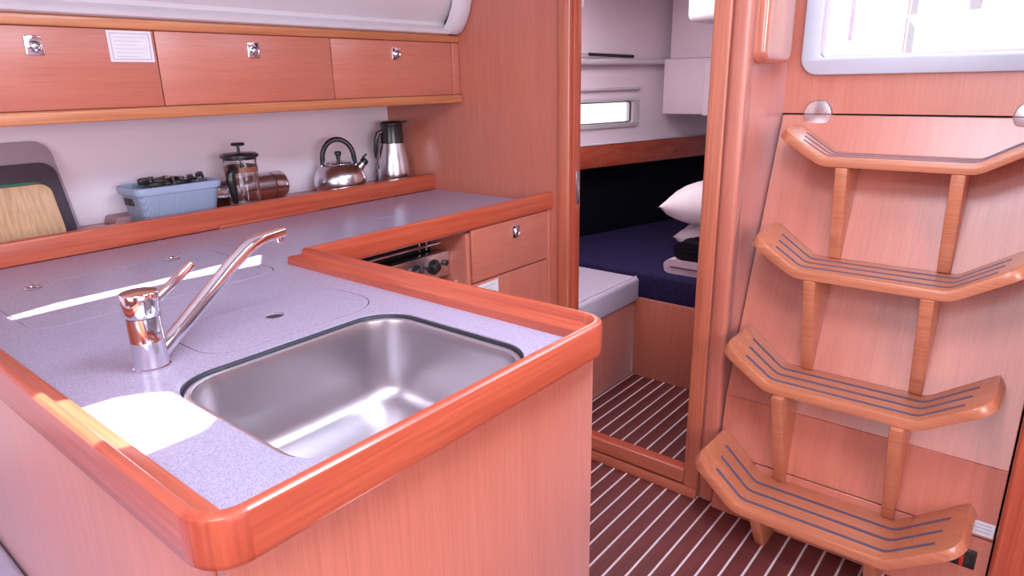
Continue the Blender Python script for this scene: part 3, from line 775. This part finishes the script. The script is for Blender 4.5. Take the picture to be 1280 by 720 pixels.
# ------------------------------------------------------------------ aft cabin
def yhull(x): return 1.9-.2733*(x-2.845)
XE = 3.9
def hull_strip(z0, z1, off, th, xa=1.876, xb=XE, holes=()):
    b = B().prism([(xa, z0), (xb, z0), (xb, z1), (xa, z1)], 'y', off, off+th, holes)
    return b.map(lambda c: (c.x, yhull(c.x)+c.y, c.z))
wx0, wx1, wz0, wz1 = 2.60, 3.20, 1.100, 1.208
wh = struct(hull_strip(1.0, 1.76, 0, .03, holes=[rr(wx0, wx1, wz0, wz1, .02)]), 'wall_cabin_hull', 'cabin_white', 'white hull side of the aft cabin around its portlight', 'wall')
struct(hull_strip(0, 1.0, .05, .03), 'wall_cabin_lining', 'navy_dark', 'dark navy upholstered hull lining of the aft cabin', 'wall')
w2 = thing('window_2', 'narrow bright portlight in the aft cabin hull side', 'window', (2.95, yhull(2.95), 1.1)); w2['kind'] = 'structure'
def onhull(b): return b.map(lambda c: (c.x, yhull(c.x)+c.y, c.z))
link(onhull(B().prism(rr(wx0-.03, wx1+.045, wz0-.022, wz1+.018, .02), 'y', -.012, -.0005, [rr(wx0, wx1, wz0, wz1, .012)], .004, 2, 'a')), 'window_frame', 'gelcoat', w2)
link(onhull(B().box((wx0+.001, .006, wz0+.001), (wx1-.001, .010, wz1-.001))), 'pane', 'glass', w2, 0)
link(onhull(B().prism(rr(wx0+.001, wx1-.001, wz0+.001, wz1-.001, .012), 'y', .0005, .005, [rr(wx0+.008, wx1-.008, wz0+.006, wz1-.006, .01)])), 'window_seal', 'gasket', w2)
tag(link(onhull(B().box((1.88, -.03, .885), (XE, .0495, 1.0), .006)), 'shelf_rail', 'solid_x'), 'varnished wooden rail along the aft cabin hull side', 'rail')
le = onhull(B().box((1.88, -.05, 1.385), (XE, -.0005, 1.415), .012, 3))
tag(link(le, 'moulded_ledge', 'gelcoat'), 'white moulded ledge high on the aft cabin hull side', 'ledge')
lw = onhull(B().box((1.88, -.018, 1.262), (3.24, -.0005, 1.276), .005, 2))
tag(link(lw, 'moulded_ridge', 'gelcoat'), 'slim white moulded ridge just above the portlight', 'ridge')
rod = thing('curtain_rod', 'thin dark rod lying on the white cabin ledge', 'rod', (2.9, 1.87, 1.42))
link(B().tube([(2.55, yhull(2.55)-.03, 1.421), (2.72, yhull(2.72)-.03, 1.440), (2.88, yhull(2.88)-.03, 1.434), (3.06, yhull(3.06)-.03, 1.426)], .0045, 8), 'rod', 'label_ink', rod)
link(B().tube([(2.87, yhull(2.87)-.035, 1.434), (3.16, yhull(3.16)-.035, 1.4245)], .008, 8), 'sleeve', 'black_plastic', rod)
struct(B().box((1.876, .70, 1.76), (XE+.03, 2.2, 1.79)), 'ceiling_aft_cabin', 'gelcoat', 'white headlining of the aft cabin', 'ceiling')
struct(B().box((XE, .70, 0), (XE+.03, 2.2, 1.76)), 'wall_cabin_end', 'white_wall', 'white end of the aft cabin', 'wall')
struct(B().box((1.90, .705, 0), (XE, .74, 1.76)), 'wall_cabin_inner', 'gelcoat', 'white inner side of the aft cabin below the cockpit', 'wall')
# white lockers hanging at the far end
link(onhull(B().box((1.88, -.034, 1.0002), (XE, -.0005, 1.005), .001)), 'rail_highlight', 'white_plastic', bpy.data.objects['shelf_rail'])  # white strip standing in for the lit highlight along the rail top
lk = thing('cabin_locker', 'white hanging locker at the far end of the aft cabin', 'locker', (3.5, 1.3, 1.13))
link(B().prism([(3.36, .95), (3.88, .95), (3.88, yhull(3.88)-.052), (3.36, yhull(3.36)-.052)], 'z', 1.135, 1.412, (), .006, 2), 'body', 'cabin_white', lk)
link(B().prism([(3.40, .95), (3.88, .95), (3.88, yhull(3.88)-.052), (3.40, yhull(3.40)-.052)], 'z', 1.413, 1.755, (), .006, 2), 'upper_body', 'cabin_white', lk)
link(B().box((3.30, .95, 1.130), (3.359, 1.46, 1.40), .01, 3), 'door', 'cabin_white', lk)
dk = B().box((2.55, .80, 1.520), (2.80, 1.215, 1.755), .03, 4)
tag(link(dk, 'cockpit_moulding', 'white_plastic'), 'bright white moulding hanging from the aft cabin ceiling', 'moulding')
lm = thing('reading_lamp', 'small white and dark lamp high beside the doorway', 'lamp', (1.905, 1.29, 1.53))
link(B().box((1.885, 1.262, 1.536), (1.92, 1.30, 1.60), .006), 'housing', 'white_plastic', lm)
link(B().box((1.881, 1.268, 1.545), (1.8845, 1.292, 1.59), .001), 'lens', 'navy_dark', lm)

# berth, seat and bedding
br = thing('berth', 'aft cabin berth base with wooden front and navy mattress', 'bed', (3.1, 1.2, 0))
link(B().box((2.448, .745, 0), (2.466, 1.333, .418), .002), 'berth_front', 'veneer_z', br)
def trim_hull(c):
    return (c.x, min(c.y, yhull(c.x)+.045), c.z)
mt = B().prism([(2.470, .745), (3.88, .745), (3.88, 1.66), (2.9, 1.92), (2.470, 2.03)], 'z', .400, .528, (), .02, 3)
link(mt, 'mattress', 'navy', br, 50)
link(B().prism([(2.470, .745), (3.88, .745), (3.88, 1.66), (2.470, 2.03)], 'z', .37, .399), 'slat_base', 'veneer_x', br)
stt = thing('upholstered_bench', 'small wooden seat with pale grey cushion inside the doorway', 'bench', (2.15, 1.6, 0))
link(B().box((1.9, 1.334, 0), (2.468, 1.352, .399), .002), 'seat_front', 'veneer_z', stt)
link(B().box((1.9, 1.353, .38), (2.447, 1.98, .398)), 'seat_top', 'veneer_x', stt)
cu = B().box((1.9, 1.318, .400), (2.466, 2.02, .508), .018, 4)
cu.map(lambda c: (c.x, c.y, c.z+(.008*math.sin((c.x-1.9)/.57*math.pi) if c.z > .45 else 0)))
cuo = link(cu, 'cushion', 'grey_cushion', stt, 50)
link(B().tube([(1.905, 1.336, .511), (2.46, 1.336, .509)], .003, 8), 'piping', 'grey_cushion', cuo)

def soft(name, label, cat, mat, c, size, bulge, seed, rotz=0, group=None, pinch=.0, fold=None):
    rnd = random.Random(seed)
    n = 18; bm = bmesh.new(); T = []; U = []
    ph = [rnd.uniform(0, 6) for _ in range(6)]
    for i in range(n+1):
        rt_, ru = [], []
        for j in range(n+1):
            u, v = i/n*2-1, j/n*2-1
            e = (max(0, 1-abs(u)**3.2)*max(0, 1-abs(v)**3.2))**.5
            pu = u*(1-pinch*(1-abs(v))**1*abs(u)); pv = v*(1-pinch*(1-abs(u))*abs(v))
            w = .06*size[2]*(math.sin(5*u+ph[0])*math.cos(4*v+ph[1])+.6*math.sin(9*u+7*v+ph[2]))
            x, y = pu*size[0]/2, pv*size[1]/2
            rt_.append(bm.verts.new((x, y, size[2]*(.5+.5*e*bulge)+w*e)))
            ru.append(bm.verts.new((x, y, size[2]*(.5-.5*e))) if 0 < i < n and 0 < j < n else rt_[-1])
        T.append(rt_); U.append(ru)
    for i in range(n):
        for j in range(n):
            bm.faces.new((T[i][j], T[i+1][j], T[i+1][j+1], T[i][j+1]))
            q = (U[i][j], U[i][j+1], U[i+1][j+1], U[i+1][j])
            try: bm.faces.new(q)
            except ValueError: pass
    b = B().add(bm)
    Rm = Matrix.Rotation(rotz, 3, 'Z')
    b.map(lambda p: Rm @ p+Vector(c))
    return tag(link(b, name, mat, None, 70), label, cat, group)
def folded(name, label, cat, mat, x0, x1, y0, y1, z0, layers, th, seed):
    # a cloth folded over on itself: rounded fold on the port edge, open loose layers behind it
    rnd = random.Random(seed); b = B(); t = th*layers
    n = 10; m_ = 14
    rows = []
    for i in range(n+1):
        x = x0+(x1-x0)*i/n; wob = .008*math.sin(3*i/n*math.pi+seed); ring_ = []
        for k in range(m_+1):
            a = math.pi*(.5-k/m_)
            ring_.append((x+.004*math.sin(k+i), y1-t*.5+wob+t*.5*math.cos(a), z0+t*.5+t*.5*math.sin(a)*(1+.05*math.sin(2*i+k))))
        ring_ = [(x, y0, z0+t)]+[(x, y0+(y1-t*.5-y0)*q/4, z0+t*(1+.05*math.sin(i*1.7+q))) for q in range(1, 4)]+ring_+[(x, y0+(y1-t*.5-y0)*q/4, z0+.0008) for q in (3, 2, 1)]+[(x, y0, z0)]
        rows.append(ring_)
    b.grid(rows, True)
    bm = b.bm; bm.verts.ensure_lookup_table(); L = len(rows[0])
    bm.faces.new([bm.verts[i] for i in range(L)]); bm.faces.new([bm.verts[n*L+i] for i in range(L)])
    o = link(b, name, mat, None, 60)
    tag(o, label, cat)
    for l in range(1, layers):
        z = z0+th*l
        link(B().box((x0-.004, y0+.02, z-.0015), (x0+.004, y1-t*.4, z+.0015)), 'fold_line', 'seam_dark' if mat != 'black_cloth' else 'black_cloth', o, 0)
    return o
ZM = .5285
folded('folded_towel', 'pinkish folded towel at the bottom of the bedding pile', 'towel', 'pink_linen', 2.52, 2.95, .80, 1.235, ZM, 2, .030, 1)
folded('folded_blanket', 'black folded blanket on the towel in front of the duvet', 'blanket', 'black_cloth', 2.53, 2.655, .80, 1.198, ZM+.063, 2, .038, 2)
soft('folded_duvet', 'rumpled white duvet bundle under the pillow', 'duvet', 'linen', (2.785, 1.06, ZM+.063), (.24, .44, .115), 1.0, 3, .0)
soft('pillow', 'plump white pillow on top of the bedding pile', 'pillow', 'linen', (2.80, 1.03, ZM+.172), (.42, .60, .19), 1.0, 5, .12, None, .06)

# ------------------------------------------------------------------ saloon settee beside the peninsula
se = thing('saloon_settee', 'pale blue settee cushion edge at the bottom left corner', 'settee', (-.35, 1.4, 0))
link(B().box((-1.2, .95, .40), (.219, 1.9, .452), .012, 3), 'seat_cushion', 'settee_fabric', se)
link(B().box((-1.2, .98, 0), (.215, 1.9, .398), .004), 'settee_base', 'veneer_z', se)

# ------------------------------------------------------------------ outside the companionway window
def mast(x, y, h, r, label):
    o = thing('mast', label, 'mast', (x, y, -.5))
    link(B().tube([(x, y, -.5), (x, y+.05, h)], r, 10), 'spar', 'quay_grey', o)
    return o
m1 = mast(9.0, 1.55, 6, .035, 'thin grey mast seen through the middle of the companionway window')
link(B().box((8.97, 1.40, 2.35), (9.03, 1.75, 2.38)), 'spreader', 'quay_grey', m1)
bo = thing('quay_lamp_post', 'pale lamp post with flat top seen through the companionway window', 'lamp post', (7.0, .78, -.5))
link(B().box((6.97, .74, -.5), (7.03, .82, 1.98), .01), 'post', 'quay_grey', bo)
link(B().box((6.9, .55, 1.98), (7.1, 1.01, 2.0), .005), 'post_cap', 'quay_grey', bo)
